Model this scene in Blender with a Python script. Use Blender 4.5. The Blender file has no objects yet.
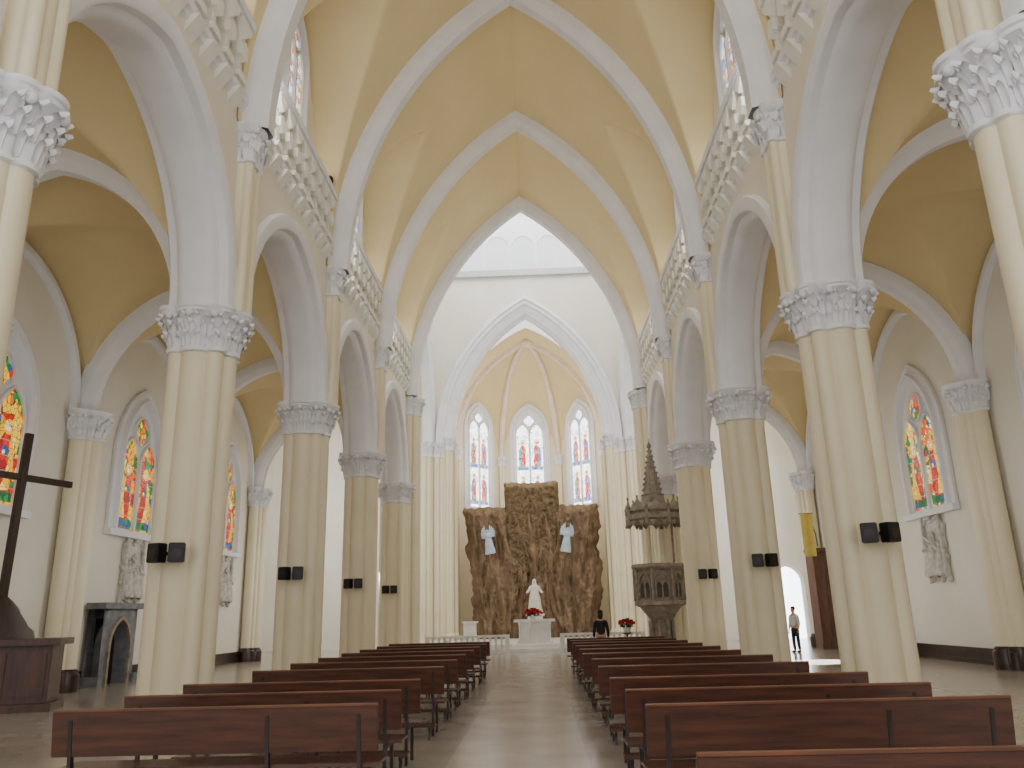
import bpy, bmesh, math, random
from math import sin, cos, pi, sqrt, acos, radians
from mathutils import Vector, Matrix, noise
random.seed(7)
COL = bpy.context.scene.collection

# ---------------------------------------------------------------- materials
def lin(c):
    out = []
    for v in c:
        v = v/255.0
        out.append(v/12.92 if v <= 0.04045 else ((v+0.055)/1.055)**2.4)
    return (out[0], out[1], out[2], 1.0)

def mat(name, rgb, rough=0.6, rgb2=None, scale=3.0, bump=0.0, bscale=20.0, metal=0.0, stretch=(1, 1, 1), spec=0.5):
    m = bpy.data.materials.new(name); m.use_nodes = True
    nt = m.node_tree; b = nt.nodes['Principled BSDF']
    b.inputs['Roughness'].default_value = rough
    b.inputs['Metallic'].default_value = metal
    b.inputs['Specular IOR Level'].default_value = spec
    tc = nt.nodes.new('ShaderNodeTexCoord')
    mp = nt.nodes.new('ShaderNodeMapping'); mp.inputs['Scale'].default_value = stretch
    nt.links.new(tc.outputs['Object'], mp.inputs['Vector'])
    n = nt.nodes.new('ShaderNodeTexNoise'); n.inputs['Scale'].default_value = scale
    n.inputs['Detail'].default_value = 5
    nt.links.new(mp.outputs['Vector'], n.inputs['Vector'])
    r = nt.nodes.new('ShaderNodeValToRGB')
    r.color_ramp.elements[0].position = 0.32; r.color_ramp.elements[1].position = 0.68
    c2 = rgb2 if rgb2 else tuple(v*0.93 for v in rgb)
    r.color_ramp.elements[0].color = lin(c2); r.color_ramp.elements[1].color = lin(rgb)
    nt.links.new(n.outputs['Fac'], r.inputs['Fac'])
    nt.links.new(r.outputs['Color'], b.inputs['Base Color'])
    if bump > 0:
        n2 = nt.nodes.new('ShaderNodeTexNoise'); n2.inputs['Scale'].default_value = bscale
        nt.links.new(mp.outputs['Vector'], n2.inputs['Vector'])
        bp = nt.nodes.new('ShaderNodeBump'); bp.inputs['Strength'].default_value = bump
        bp.inputs['Distance'].default_value = 0.03
        nt.links.new(n2.outputs['Fac'], bp.inputs['Height'])
        nt.links.new(bp.outputs['Normal'], b.inputs['Normal'])
    return m

def glass_mat(name, palette, strength, scale=4.5, lead=0.05, big=None, bigscale=1.6):
    m = bpy.data.materials.new(name); m.use_nodes = True
    nt = m.node_tree; b = nt.nodes['Principled BSDF']; L = nt.links
    tc = nt.nodes.new('ShaderNodeTexCoord')
    mp = nt.nodes.new('ShaderNodeMapping'); mp.inputs['Scale'].default_value = (1.3, 1, 1)
    oi = nt.nodes.new('ShaderNodeObjectInfo')
    ad = nt.nodes.new('ShaderNodeVectorMath'); ad.operation = 'ADD'
    L.new(tc.outputs['Object'], mp.inputs['Vector'])
    cmb = nt.nodes.new('ShaderNodeCombineXYZ')
    mr = nt.nodes.new('ShaderNodeMath'); mr.operation = 'MULTIPLY'; mr.inputs[1].default_value = 20
    L.new(oi.outputs['Random'], mr.inputs[0]); L.new(mr.outputs[0], cmb.inputs['Y'])
    L.new(mp.outputs['Vector'], ad.inputs[0]); L.new(cmb.outputs[0], ad.inputs[1])
    def vor(sc, pal):
        v = nt.nodes.new('ShaderNodeTexVoronoi'); v.inputs['Scale'].default_value = sc
        L.new(ad.outputs[0], v.inputs['Vector'])
        sp = nt.nodes.new('ShaderNodeSeparateColor'); L.new(v.outputs['Color'], sp.inputs['Color'])
        r = nt.nodes.new('ShaderNodeValToRGB'); r.color_ramp.interpolation = 'CONSTANT'
        els = r.color_ramp.elements
        while len(els) < len(pal): els.new(0.5)
        for i, c in enumerate(pal):
            els[i].position = i/len(pal); els[i].color = lin(c)
        L.new(sp.outputs['Red'], r.inputs['Fac'])
        return r, sp
    r, sp = vor(scale, palette)
    col = r.outputs['Color']
    if big:
        r2, sp2 = vor(bigscale, big)
        mx = nt.nodes.new('ShaderNodeMix'); mx.data_type = 'RGBA'
        g1 = nt.nodes.new('ShaderNodeMath'); g1.operation = 'GREATER_THAN'; g1.inputs[1].default_value = 0.4
        L.new(sp.outputs['Green'], g1.inputs[0]); L.new(g1.outputs[0], mx.inputs[0])
        L.new(col, mx.inputs[6]); L.new(r2.outputs['Color'], mx.inputs[7])
        col = mx.outputs[2]
    v2 = nt.nodes.new('ShaderNodeTexVoronoi'); v2.feature = 'DISTANCE_TO_EDGE'; v2.inputs['Scale'].default_value = scale
    L.new(ad.outputs[0], v2.inputs['Vector'])
    gt = nt.nodes.new('ShaderNodeMath'); gt.operation = 'GREATER_THAN'; gt.inputs[1].default_value = lead
    L.new(v2.outputs['Distance'], gt.inputs[0])
    mul = nt.nodes.new('ShaderNodeMath'); mul.operation = 'MULTIPLY_ADD'
    mul.inputs[1].default_value = strength*0.94; mul.inputs[2].default_value = strength*0.06
    L.new(gt.outputs[0], mul.inputs[0])
    L.new(col, b.inputs['Emission Color'])
    L.new(mul.outputs[0], b.inputs['Emission Strength'])
    b.inputs['Base Color'].default_value = (0.02, 0.02, 0.02, 1)
    b.inputs['Roughness'].default_value = 0.2
    return m

M = {}
M['vault'] = mat('vault_ochre_plaster', (235, 217, 170), 0.85, (230, 211, 162), 0.6, 0.03)
M['vault2'] = mat('aisle_vault_plaster', (226, 207, 158), 0.85, (219, 199, 149), 0.6, 0.03)
M['cream'] = mat('cream_paint', (233, 223, 194), 0.5, (227, 216, 185), 0.8, 0.04)
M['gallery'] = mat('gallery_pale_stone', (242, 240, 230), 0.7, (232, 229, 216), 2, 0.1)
M['gallerydk'] = mat('gallery_shade_plaster', (196, 184, 156), 0.9, (180, 168, 140), 2)  # darker gallery tone, shade of the deep openings put into colour
M['wall'] = mat('warm_pale_plaster', (234, 227, 210), 0.7, (228, 220, 201), 0.5, 0.05)
M['white'] = mat('white_paint', (235, 235, 238), 0.6, (227, 227, 231), 1.5, 0.04)
M['wallw'] = mat('white_wall', (230, 226, 214), 0.7, (222, 217, 203), 0.5, 0.05)
M['rib'] = mat('pinkish_cream_rib', (236, 216, 200), 0.6)
M['ledge'] = mat('grey_ledge_paint', (196, 196, 194), 0.7)
M['dark'] = mat('dark_marble', (62, 42, 36), 0.3, (40, 28, 24), 4)
M['wood'] = mat('brown_pew_wood', (88, 51, 35), 0.24, (60, 35, 25), 3, 0.08, 30, stretch=(0.6, 6, 6))
M['woodl'] = mat('lighter_wood_edge', (122, 76, 52), 0.35, (94, 58, 40), 3, stretch=(0.6, 6, 6))  # lighter brown than the pew backrest
M['woodd'] = mat('dark_wood', (58, 38, 30), 0.45, (38, 25, 20), 4, 0.2, 20, stretch=(3, 3, 0.5))
M['woodb'] = mat('brown_cabinet_wood', (84, 50, 36), 0.4, (56, 33, 24), 3, 0.15, 20, stretch=(3, 3, 0.5))
M['leg'] = mat('dark_leg', (40, 25, 21), 0.45, (28, 18, 15), 5)
M['black'] = mat('black_plastic', (20, 20, 22), 0.5)
M['stone'] = mat('grey_carved_stone', (160, 149, 134), 0.8, (122, 112, 100), 5, 0.3, 25)
M['stonedk'] = mat('painted_shade_stone', (92, 85, 77), 0.9, (76, 70, 63), 5)  # darker copy of the carved stone, niche shade put into its colour
M['stoned'] = mat('mid_grey_stone', (130, 132, 136), 0.7, (102, 104, 109), 4, 0.3, 20)
M['relief'] = mat('relief_plaster', (214, 211, 203), 0.7, (180, 176, 167), 8, 0.3, 25)
M['rock'] = mat('brown_sculpted_drape', (150, 127, 102), 0.95, (106, 88, 70), 2.2, 0.5, 8, stretch=(1.6, 1, .4), spec=.1)
M['rockd'] = mat('brown_rough_panel', (132, 113, 86), 0.95, (96, 81, 62), 3.2, 0.5, 9, spec=.1)
M['marble'] = mat('white_marble', (232, 229, 222), 0.35, (214, 211, 206), 2)
M['statue'] = mat('creamy_marble', (222, 214, 200), 0.5, (204, 196, 182), 2)
M['angel'] = mat('pale_blue_grey_plaster', (186, 200, 214), 0.6)
M['red'] = mat('red_petals', (200, 24, 34), 0.6, (140, 10, 24), 20)
M['green'] = mat('green_leaves', (44, 84, 38), 0.6)
M['yellow'] = mat('yellow_cloth', (224, 202, 104), 0.8)
M['maroon'] = mat('brown_door_wood', (118, 84, 68), 0.55, (92, 63, 51), 3, stretch=(4, 4, .5))
M['brass'] = mat('brass', (170, 130, 60), 0.3, metal=1.0)
M['skin'] = mat('skin', (190, 142, 112), 0.6)
M['hair'] = mat('black_hair', (24, 18, 16), 0.6)
M['shirtw'] = mat('light_shirt', (200, 198, 194), 0.8)
M['trous'] = mat('dark_trousers', (40, 42, 52), 0.8)
M['jacket'] = mat('dark_jacket', (34, 26, 30), 0.8)
warm_s = [(240, 100, 0), (180, 5, 5), (250, 185, 5), (10, 70, 180), (250, 215, 90), (5, 120, 35), (245, 140, 0), (215, 30, 5), (20, 130, 60), (250, 195, 30)]
warm_b = [(250, 175, 5), (240, 110, 0), (250, 200, 30), (200, 25, 5), (250, 160, 5), (20, 130, 50)]
mix_s = [(245, 160, 5), (250, 228, 160), (20, 90, 210), (205, 20, 10), (250, 185, 20), (20, 130, 60), (250, 205, 60), (250, 200, 70)]
mix_b = [(248, 195, 40), (230, 80, 10), (250, 228, 150), (30, 120, 70), (248, 175, 20)]
pale = [(255, 255, 255), (236, 243, 255), (252, 248, 244), (255, 255, 255), (255, 252, 246), (190, 206, 236), (255, 255, 255), (250, 238, 205)]
cler = [(250, 250, 250), (220, 232, 250), (246, 200, 120), (250, 246, 236), (230, 110, 80), (250, 250, 250), (120, 160, 220), (250, 226, 160)]
M['glass'] = glass_mat('stained_glass_warm', warm_s, 1.2, 6.0, 0.04, warm_b, 2.2)
M['glass2'] = glass_mat('stained_glass_mixed', mix_s, 1.25, 6.0, 0.04, mix_b, 2.2)
M['glassc'] = glass_mat('stained_glass_clerestory', cler, 1.7, 6.0, 0.04)
M['gred'] = glass_mat('red_figure_glass', [(200, 5, 5), (220, 25, 5), (170, 0, 10), (230, 50, 10)], 1.1, 5, .03)
M['gyel'] = glass_mat('yellow_figure_glass', [(250, 195, 30), (255, 220, 90), (250, 170, 10)], 1.25, 5, .03)
M['ggrn'] = glass_mat('green_figure_glass', [(5, 120, 45), (20, 140, 70), (5, 90, 50), (15, 80, 180)], 1.0, 5, .03)
M['gskin'] = glass_mat('face_glass', [(250, 215, 175), (255, 225, 190)], 1.3, 8, .03)
M['glassp'] = glass_mat('stained_glass_pale', pale, 5.0, 3.8, .03)
M['pred'] = glass_mat('pale_red_figure_glass', [(235, 90, 70), (225, 60, 50), (245, 150, 110)], 2.6, 5, .03)
M['pyel'] = glass_mat('pale_yellow_figure_glass', [(255, 235, 170), (255, 245, 210)], 3.6, 5, .03)
M['pblu'] = glass_mat('pale_blue_figure_glass', [(90, 130, 220), (150, 180, 240), (120, 170, 140)], 2.4, 5, .03)
M['day'] = glass_mat('daylight_glass', [(245, 250, 255), (255, 255, 255), (240, 246, 255)], 7.0, 1.0, 0.0)
M['lant'] = glass_mat('lantern_glass', [(244, 248, 250), (252, 252, 252)], 1.9, 1.0, 0.0)
def floor_mat():
    m = bpy.data.materials.new('polished_floor_tiles'); m.use_nodes = True
    nt = m.node_tree; b = nt.nodes['Principled BSDF']; L = nt.links
    tc = nt.nodes.new('ShaderNodeTexCoord')
    br = nt.nodes.new('ShaderNodeTexBrick'); br.offset = 0
    br.inputs['Scale'].default_value = 1.0; br.inputs['Brick Width'].default_value = 0.4
    br.inputs['Row Height'].default_value = 0.4; br.inputs['Mortar Size'].default_value = 0.0015
    br.inputs['Color1'].default_value = lin((162, 153, 141)); br.inputs['Color2'].default_value = lin((159, 150, 138))
    br.inputs['Mortar'].default_value = lin((150, 141, 130))
    L.new(tc.outputs['Object'], br.inputs['Vector'])
    sx = nt.nodes.new('ShaderNodeSeparateXYZ'); L.new(tc.outputs['Object'], sx.inputs[0])
    ab = nt.nodes.new('ShaderNodeMath'); ab.operation = 'ABSOLUTE'; L.new(sx.outputs['X'], ab.inputs[0])
    lt = nt.nodes.new('ShaderNodeMath'); lt.operation = 'LESS_THAN'; lt.inputs[1].default_value = 0.8; L.new(ab.outputs[0], lt.inputs[0])
    pm = nt.nodes.new('ShaderNodeMix'); pm.data_type = 'RGBA'; pm.inputs[7].default_value = lin((172, 164, 153))
    L.new(lt.outputs[0], pm.inputs[0]); L.new(br.outputs['Color'], pm.inputs[6])
    n = nt.nodes.new('ShaderNodeTexNoise'); n.inputs['Scale'].default_value = 1.2; n.inputs['Detail'].default_value = 8
    L.new(tc.outputs['Object'], n.inputs['Vector'])
    mx = nt.nodes.new('ShaderNodeMix'); mx.data_type = 'RGBA'; mx.blend_type = 'MULTIPLY'
    mx.inputs[0].default_value = 0.28
    L.new(pm.outputs[2], mx.inputs[6])
    rr = nt.nodes.new('ShaderNodeValToRGB'); rr.color_ramp.elements[0].color = (.5, .48, .45, 1); rr.color_ramp.elements[1].color = (1, 1, 1, 1)
    rr.color_ramp.elements[0].position = .3; rr.color_ramp.elements[1].position = .65
    L.new(n.outputs['Fac'], rr.inputs['Fac']); L.new(rr.outputs['Color'], mx.inputs[7])
    L.new(mx.outputs[2], b.inputs['Base Color'])
    mr = nt.nodes.new('ShaderNodeMapRange'); mr.inputs['To Min'].default_value = .16; mr.inputs['To Max'].default_value = .26
    L.new(n.outputs['Fac'], mr.inputs['Value']); L.new(mr.outputs[0], b.inputs['Roughness'])
    b.inputs['Specular IOR Level'].default_value = 1.0
    b.inputs['IOR'].default_value = 1.6
    return m
M['floor'] = floor_mat()

# ---------------------------------------------------------------- mesh builder
class MB:
    def __init__(s): s.v = []; s.f = []
    def add(s, verts, faces, T=None):
        o = len(s.v)
        for p in verts:
            p = Vector(p)
            if T is not None: p = T @ p
            s.v.append(tuple(p))
        for f in faces: s.f.append([i+o for i in f])
        return s
    def box(s, x0, x1, y0, y1, z0, z1, T=None):
        return s.add([(x0, y0, z0), (x1, y0, z0), (x1, y1, z0), (x0, y1, z0), (x0, y0, z1), (x1, y0, z1), (x1, y1, z1), (x0, y1, z1)],
                     [(3, 2, 1, 0), (4, 5, 6, 7), (0, 1, 5, 4), (1, 2, 6, 5), (2, 3, 7, 6), (3, 0, 4, 7)], T)
    def grid(s, G, closed=False, T=None, low=False):
        n = len(G); m = len(G[0]); vs = [p for r in G for p in r]; fs = []
        for i in range(n-1):
            for j in range(m if closed else m-1):
                k = (j+1) % m
                a, b, c, d = i*m+j, i*m+k, (i+1)*m+k, (i+1)*m+j
                if low:
                    if vs[a][2]+vs[c][2] <= vs[b][2]+vs[d][2]+1e-6: fs += [(a, b, c), (a, c, d)]
                    else: fs += [(a, b, d), (b, c, d)]
                else: fs.append((a, b, c, d))
        return s.add(vs, fs, T)
    def loft(s, rings, cap=True, T=None):
        n = len(rings); m = len(rings[0]); vs = [p for r in rings for p in r]; fs = []
        for i in range(n-1):
            for j in range(m):
                k = (j+1) % m
                fs.append((i*m+j, i*m+k, (i+1)*m+k, (i+1)*m+j))
        if cap:
            fs.append(tuple(range(m))[::-1]); fs.append(tuple(range((n-1)*m, n*m)))
        return s.add(vs, fs, T)
    def lathe(s, prof, n=20, T=None, ex=1.0, ey=1.0, ang0=0.0, cap=True):
        return s.loft([[(r*ex*cos(ang0+2*pi*j/n), r*ey*sin(ang0+2*pi*j/n), z) for j in range(n)] for r, z in prof], cap, T)
    def ell(s, c, r, n=10, T=None):
        rings = []
        for i in range(n+1):
            a = -pi/2+pi*i/n
            rr = max(cos(a), 0.02)
            rings.append([(c[0]+r[0]*rr*cos(2*pi*j/(n*2)), c[1]+r[1]*rr*sin(2*pi*j/(n*2)), c[2]+r[2]*sin(a)) for j in range(n*2)])
        return s.loft(rings, True, T)
    def tube(s, pts, rads, n=8, T=None):
        rings = []
        P = [Vector(p) for p in pts]
        for i, p in enumerate(P):
            d = (P[min(i+1, len(P)-1)]-P[max(i-1, 0)]).normalized()
            u = d.cross(Vector((0.13, 0.97, 0.21))).normalized(); w = d.cross(u)
            rings.append([tuple(p+(u*cos(2*pi*j/n)+w*sin(2*pi*j/n))*rads[i]) for j in range(n)])
        return s.loft(rings, True, T)
    def prism(s, poly, x0, x1, T=None):
        n = len(poly)
        vs = [(x0, a, b) for a, b in poly]+[(x1, a, b) for a, b in poly]
        fs = [tuple(range(n)), tuple(range(n, 2*n))[::-1]]
        for i in range(n):
            k = (i+1) % n
            fs.append((i, i+n, k+n, k))
        return s.add(vs, fs, T)
    def mesh(s, name, material, smooth=35, bevel=0.0):
        me = bpy.data.meshes.new(name)
        me.from_pydata(s.v, [], s.f)
        bm = bmesh.new(); bm.from_mesh(me)
        bmesh.ops.remove_doubles(bm, verts=bm.verts, dist=0.0004)
        if bevel > 0:
            bmesh.ops.bevel(bm, geom=list(bm.edges), offset=bevel, segments=2, affect='EDGES')
        bmesh.ops.recalc_face_normals(bm, faces=bm.faces)
        bm.to_mesh(me); bm.free()
        me.materials.append(material)
        if smooth:
            me.shade_smooth(); me.set_sharp_from_angle(angle=radians(smooth))
        return me

def link(name, me, loc=(0, 0, 0), rot=(0, 0, 0), parent=None, label=None, scale=None):
    o = bpy.data.objects.new(name, me); COL.objects.link(o)
    o.location = loc; o.rotation_euler = rot
    if scale: o.scale = scale
    if parent: o.parent = parent
    if label: o['label'] = label
    return o

def structure(name, mb_or_mesh, material=None, loc=(0, 0, 0), rot=(0, 0, 0), smooth=35):
    me = mb_or_mesh.mesh(name, material, smooth) if isinstance(mb_or_mesh, MB) else mb_or_mesh
    o = link(name, me, loc, rot); o['kind'] = 'structure'
    return o
tcount = [0]
def trim(mb_or_mesh, material=None, loc=(0, 0, 0), rot=(0, 0, 0)):
    tcount[0] += 1
    return structure('trim_%d' % tcount[0], mb_or_mesh, material, loc, rot, 40)

def thing(name, label, category, loc, parts, rotz=0.0, group=None):
    e = bpy.data.objects.new(name, None); COL.objects.link(e)
    e.empty_display_size = 0.3
    e.location = loc; e.rotation_euler = (0, 0, rotz)
    e['label'] = label; e['category'] = category
    if group: e['group'] = group
    for p in parts:
        nm, me = p[0], p[1]
        link(nm, me, p[2] if len(p) > 2 else (0, 0, 0), p[3] if len(p) > 3 else (0, 0, 0), e, p[4] if len(p) > 4 else None, p[5] if len(p) > 5 else None)
    return e

# ---------------------------------------------------------------- arches
def arch_curve(half, rise, d=0.0, n=16, jamb=0.0):
    R = (half*half+rise*rise)/(2*half); cx = R-half; RR = R+d
    ph = acos(max(-1, min(1, cx/RR)))
    L = []
    for i in range(n+1):
        a = ph*i/n
        L.append((cx-RR*cos(a), RR*sin(a)))
    L[-1] = (0.0, L[-1][1])
    Rr = [(-x, z) for x, z in L[:-1]][::-1]
    pts = L+Rr
    if jamb > 0: pts = [(pts[0][0], -jamb)]+pts+[(pts[-1][0], -jamb)]
    return pts

def sweep(mb, half, rise, prof, f, n=16, jamb=0.0):
    mb.grid([[f(a, z, dep) for a, z in arch_curve(half, rise, d, n, jamb)] for d, dep in prof])
    return mb

def arch_panel(mb, a0, a1, zb, zt, ac, half, spring, rise, d0, d1, f, n=16):
    pts = [(ac+a, spring+z) for a, z in arch_curve(half, rise, 0, n)]
    for d in (d0, d1):
        for (p, q) in zip(pts[:-1], pts[1:]):
            mb.add([f(p[0], p[1], d), f(q[0], q[1], d), f(q[0], zt, d), f(p[0], zt, d)], [(0, 1, 2, 3)])
        mb.add([f(a0, zb, d), f(ac-half, zb, d), f(ac-half, zt, d), f(a0, zt, d)], [(0, 1, 2, 3)])
        mb.add([f(a1, zb, d), f(ac+half, zb, d), f(ac+half, zt, d), f(a1, zt, d)], [(0, 1, 2, 3)])
    full = [(ac-half, zb)]+pts+[(ac+half, zb)]
    mb.grid([[f(a, z, d0) for a, z in full], [f(a, z, d1) for a, z in full]])
    mb.add([f(a0, zt, d0), f(a1, zt, d0), f(a1, zt, d1), f(a0, zt, d1)], [(0, 1, 2, 3)])
    mb.add([f(a0, zb, d0), f(ac-half, zb, d0), f(ac-half, zb, d1), f(a0, zb, d1)], [(0, 1, 2, 3)])
    mb.add([f(a1, zb, d0), f(ac+half, zb, d0), f(ac+half, zb, d1), f(a1, zb, d1)], [(0, 1, 2, 3)])
    return mb

# ---------------------------------------------------------------- layout constants
PY = [7.55, 14.3, 21.3, 28.3, 35.1]
BAYS = [(0.3, 7.3), (7.3, 14.3), (14.3, 21.3), (21.3, 28.3), (28.3, 35.3)]
PX = 5.93
ZS = 7.28
YC0, YC1 = 35.3, 45.8
CW = 5.75

# ---------------------------------------------------------------- columns
def outline(circles, n=96, s=1.0):
    out = []
    for i in range(n):
        a = 2*pi*i/n; dx, dy = cos(a), sin(a); best = 0.02
        for cx, cy, r in circles:
            b = cx*dx+cy*dy; c = cx*cx+cy*cy-r*r; D = b*b-c
            if D >= 0:
                t = b+sqrt(D)
                if t > best: best = t
        out.append((best*dx*s, best*dy*s))
    return out
def ring(o, z, s=1.0, add=0.0):
    r = []
    for x, y in o:
        l = sqrt(x*x+y*y) or 1
        k = s+add/l
        r.append((x*k, y*k, z))
    return r

PIER = [(0, 0, .54), (.28, 0, .33), (-.28, 0, .33), (0, .32, .29), (0, -.32, .29), (.37, .35, .17), (-.37, .35, .17), (.37, -.35, .17), (-.37, -.35, .17), (.47, 0, .2)]
PO = outline(PIER, 144, .94)
PO0 = outline(PIER+[(.68, 0, .2), (.62, .2, .14), (.62, -.2, .14)], 160, .98)
SLIM = [(0, 0, .17), (.1, .2, .1), (.1, -.2, .1), (-.1, .1, .2), (-.1, -.1, .2)]
SO = outline(SLIM, 64)
RESP = [(0, 0, .38), (.26, 0, .22), (0, .36, .2), (0, -.36, .2), (-.3, 0, .3), (.2, .24, .12), (.2, -.24, .12)]
RO = outline(RESP, 96)
CROSS = [(0, 0, .38), (.34, 0, .16), (-.34, 0, .16), (0, .36, .16), (0, -.36, .16), (.27, .27, .13), (-.27, .27, .13), (.27, -.27, .13), (-.27, -.27, .13)]
CO = outline(CROSS, 128)
CO2 = outline(CROSS, 112, .62)

def shaft_mesh(o, z0, z1, name):
    mb = MB(); mb.loft([ring(o, z0), ring(o, z1)]); return mb.mesh(name, M['cream'], 50)
def base_mesh(o, h, name, m, ad=.06):
    mb = MB()
    mb.loft([ring(o, 0, 1, ad), ring(o, h*.75, 1, ad), ring(o, h*.85, 1, ad*.5), ring(o, h*.92, 1, ad*.5), ring(o, h, 1, 0)])
    return mb.mesh(name, m, 40)
def capital_mesh(o, z0, z1, flare, nl, name):
    H = z1-z0
    mb = MB()
    mb.loft([ring(o, z0-.05, 1, 0), ring(o, z0-.03, 1, .05), ring(o, z0+.04, 1, .05), ring(o, z0+.06, 1, 0.02), ring(o, z0+H*.25, 1, flare*.25), ring(o, z0+H*.5, 1, flare*.4), ring(o, z0+H*.8, 1, flare*.75),
             ring(o, z0+H*.84, 1, flare*1.05), ring(o, z0+H*.9, 1, flare*1.05), ring(o, z0+H*.92, 1, flare*1.2), ring(o, z1, 1, flare*1.2)])
    no = len(o)
    def rad(a):
        i = int(round(a/(2*pi)*no)) % no
        return sqrt(o[i][0]**2+o[i][1]**2)
    for tier in range(3):
        N = nl
        zb = z0+[.06, .3, .5][tier]*H; lh = [.36, .36, .3][tier]*H
        base = [.12, .32, .5][tier]*flare
        out = [.7, .8, .95][tier]*flare
        for k in range(N):
            a = 2*pi*(k+(.5 if tier == 1 else 0))/N
            R0 = rad(a)+base
            w = 2*pi*R0/N*.48
            G = []
            for (s, oo, zz, ww) in [(0, 0, 0, .7), (.25, .12, .3, 1.0), (.5, .3, .62, 1.05), (.75, .6, .9, .9), (.9, .9, 1.0, .65), (1, 1.0, .85, .4), (1.05, .8, .74, .15)]:
                row = []
                for t in (-1, -.5, 0, .5, 1):
                    rr = R0+out*oo*(1-.3*abs(t))+(.02 if t == 0 else (-.01 if abs(t) == .5 else .005))
                    tt = t*w*ww
                    zz2 = zb+lh*zz-(abs(t)*.05*H)
                    row.append((rr*cos(a)-tt*sin(a), rr*sin(a)+tt*cos(a), zz2))
                G.append(row)
            mb.grid(G)
    for k in range(nl//2):
        a = 2*pi*(k+.25)/(nl//2); R0 = rad(a)+flare*1.05
        mb.ell((R0*cos(a), R0*sin(a), z0+H*.76), (.07, .07, .07), 5)
    return mb.mesh(name, M['white'], 60)

pier_base = base_mesh(PO, .35, 'base', M['cream'])
pier_shaft = shaft_mesh(PO, .3, 6.45, 'shaft')
pier_cap = capital_mesh(PO, 6.45, ZS, .2, 22, 'capital')
p0_base = base_mesh(PO0, .35, 'base', M['cream'])
p0_shaft = shaft_mesh(PO0, .3, 6.45, 'shaft')
p0_cap = capital_mesh(PO0, 6.4, ZS, .22, 30, 'capital')
up_shaft = shaft_mesh(SO, ZS-.02, 10.55, 'upper_shaft')
up_cap = capital_mesh(SO, 10.5, 11.3, .15, 10, 'upper_capital')
resp_base = base_mesh(RO, .55, 'base', M['dark'], .1)
resp_shaft = shaft_mesh(RO, .5, 6.5, 'shaft')
resp_cap = capital_mesh(RO, 6.5, ZS, .15, 16, 'capital')
cr_base = base_mesh(CO, .4, 'base', M['cream'])
cr_shaft = shaft_mesh(CO, .35, 10.55, 'shaft')
cr_cap = capital_mesh(CO, 10.5, 11.3, .14, 20, 'capital')
ch_base = base_mesh(CO2, .4, 'base', M['cream'])
ch_shaft = shaft_mesh(CO2, .35, 10.65, 'shaft')
ch_cap = capital_mesh(CO2, 10.6, 11.3, .1, 14, 'capital')
US = .58
for side in (-1, 1):
    rz = 0 if side < 0 else pi
    for y in PY:
        f0 = y < 8
        parts = [('base', p0_base if f0 else pier_base), ('shaft', p0_shaft if f0 else pier_shaft), ('capital', p0_cap if f0 else pier_cap, (0, 0, 0), (0, 0, 0), 'white carved foliage capital')]
        if y < 35:
            ux = .66 if f0 else US
            parts += [('upper_shaft', up_shaft, (ux, 0, 0)), ('upper_capital', up_cap, (ux, 0, 0), (0, 0, 0), 'small white foliage capital')]
        thing('column', 'clustered cream nave column with white foliage capital', 'column', (side*PX, y, 0), parts, rz, 'nave arcade columns')
    for y in [14.3, 21.3, 28.3, 35.3]:
        thing('wall_column', 'half column against the white aisle wall with foliage capital', 'column', (side*12.1, y, 0),
              [('base', resp_base, (0, 0, 0), (0, 0, 0), 'dark brown marble plinth'), ('shaft', resp_shaft), ('capital', resp_cap)], rz, 'aisle wall columns')
    for x, y in ((5.35, YC0+.35), (5.35, YC1+.1), (6.05, YC1-.3)):
        thing('crossing_column', 'tall clustered cream column at the crossing', 'column', (side*x, y, 0),
              [('base', cr_base), ('shaft', cr_shaft), ('capital', cr_cap)], rz, 'crossing columns')
    for x, y in ((4.74, YC1+.0), (4.6, YC1+1.0)):
        thing('chancel_column', 'slim clustered cream column framing the chancel', 'column', (side*x, y, .32),
              [('base', ch_base), ('shaft', ch_shaft), ('capital', ch_cap)], rz, 'chancel columns')

# ---------------------------------------------------------------- arcade walls
sidn = {-1: 'left', 1: 'right'}
AH, AR = 2.80, 3.24
arc_prof = [(.54, 5.45), (.54, 5.37), (.5, 5.31), (.24, 5.31), (.19, 5.35), (.16, 5.5), (.10, 5.54), (.04, 5.6), (.0, 5.7)]
for side in (-1, 1):
    mb = MB()
    for (y0, y1) in BAYS:
        yc = (y0+y1)/2
        arch_panel(mb, y0, y1, ZS, 11.9, yc, AH+.3, ZS, AR+.33, 5.45, 6.35, lambda a, z, d: (side*d, a, z), 20)
        m2 = MB()
        sweep(m2, AH, AR, arc_prof+[(d, 11.8-p) for d, p in arc_prof[::-1]], lambda a, z, d: (side*d, yc+a, ZS+z), 28)
        trim(m2, M['white'])
    structure('wall_%s_arcade' % sidn[side], mb, M['wall'])
    mb = MB()
    mb.prism([(5.46, 11.55), (5.38, 11.6), (5.36, 11.68), (5.3, 11.72), (5.3, 11.9), (5.46, 11.9)], 0, 1)
    m3 = MB(); m3.add([(side*v[1], .3+v[0]*35.0, v[2]) for v in mb.v], mb.f)
    trim(m3, M['white'])
    mb = MB(); mb.box(side*CW, side*(CW+.4), .3, YC0, 11.9, 20)
    for y in [7.3, 14.3, 21.3, 28.3]:
        mb.box(side*5.46, side*CW, y-.55, y+.55, 11.9, 19.6)
    structure('wall_%s_clerestory' % sidn[side], mb, M['wall'])

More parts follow.
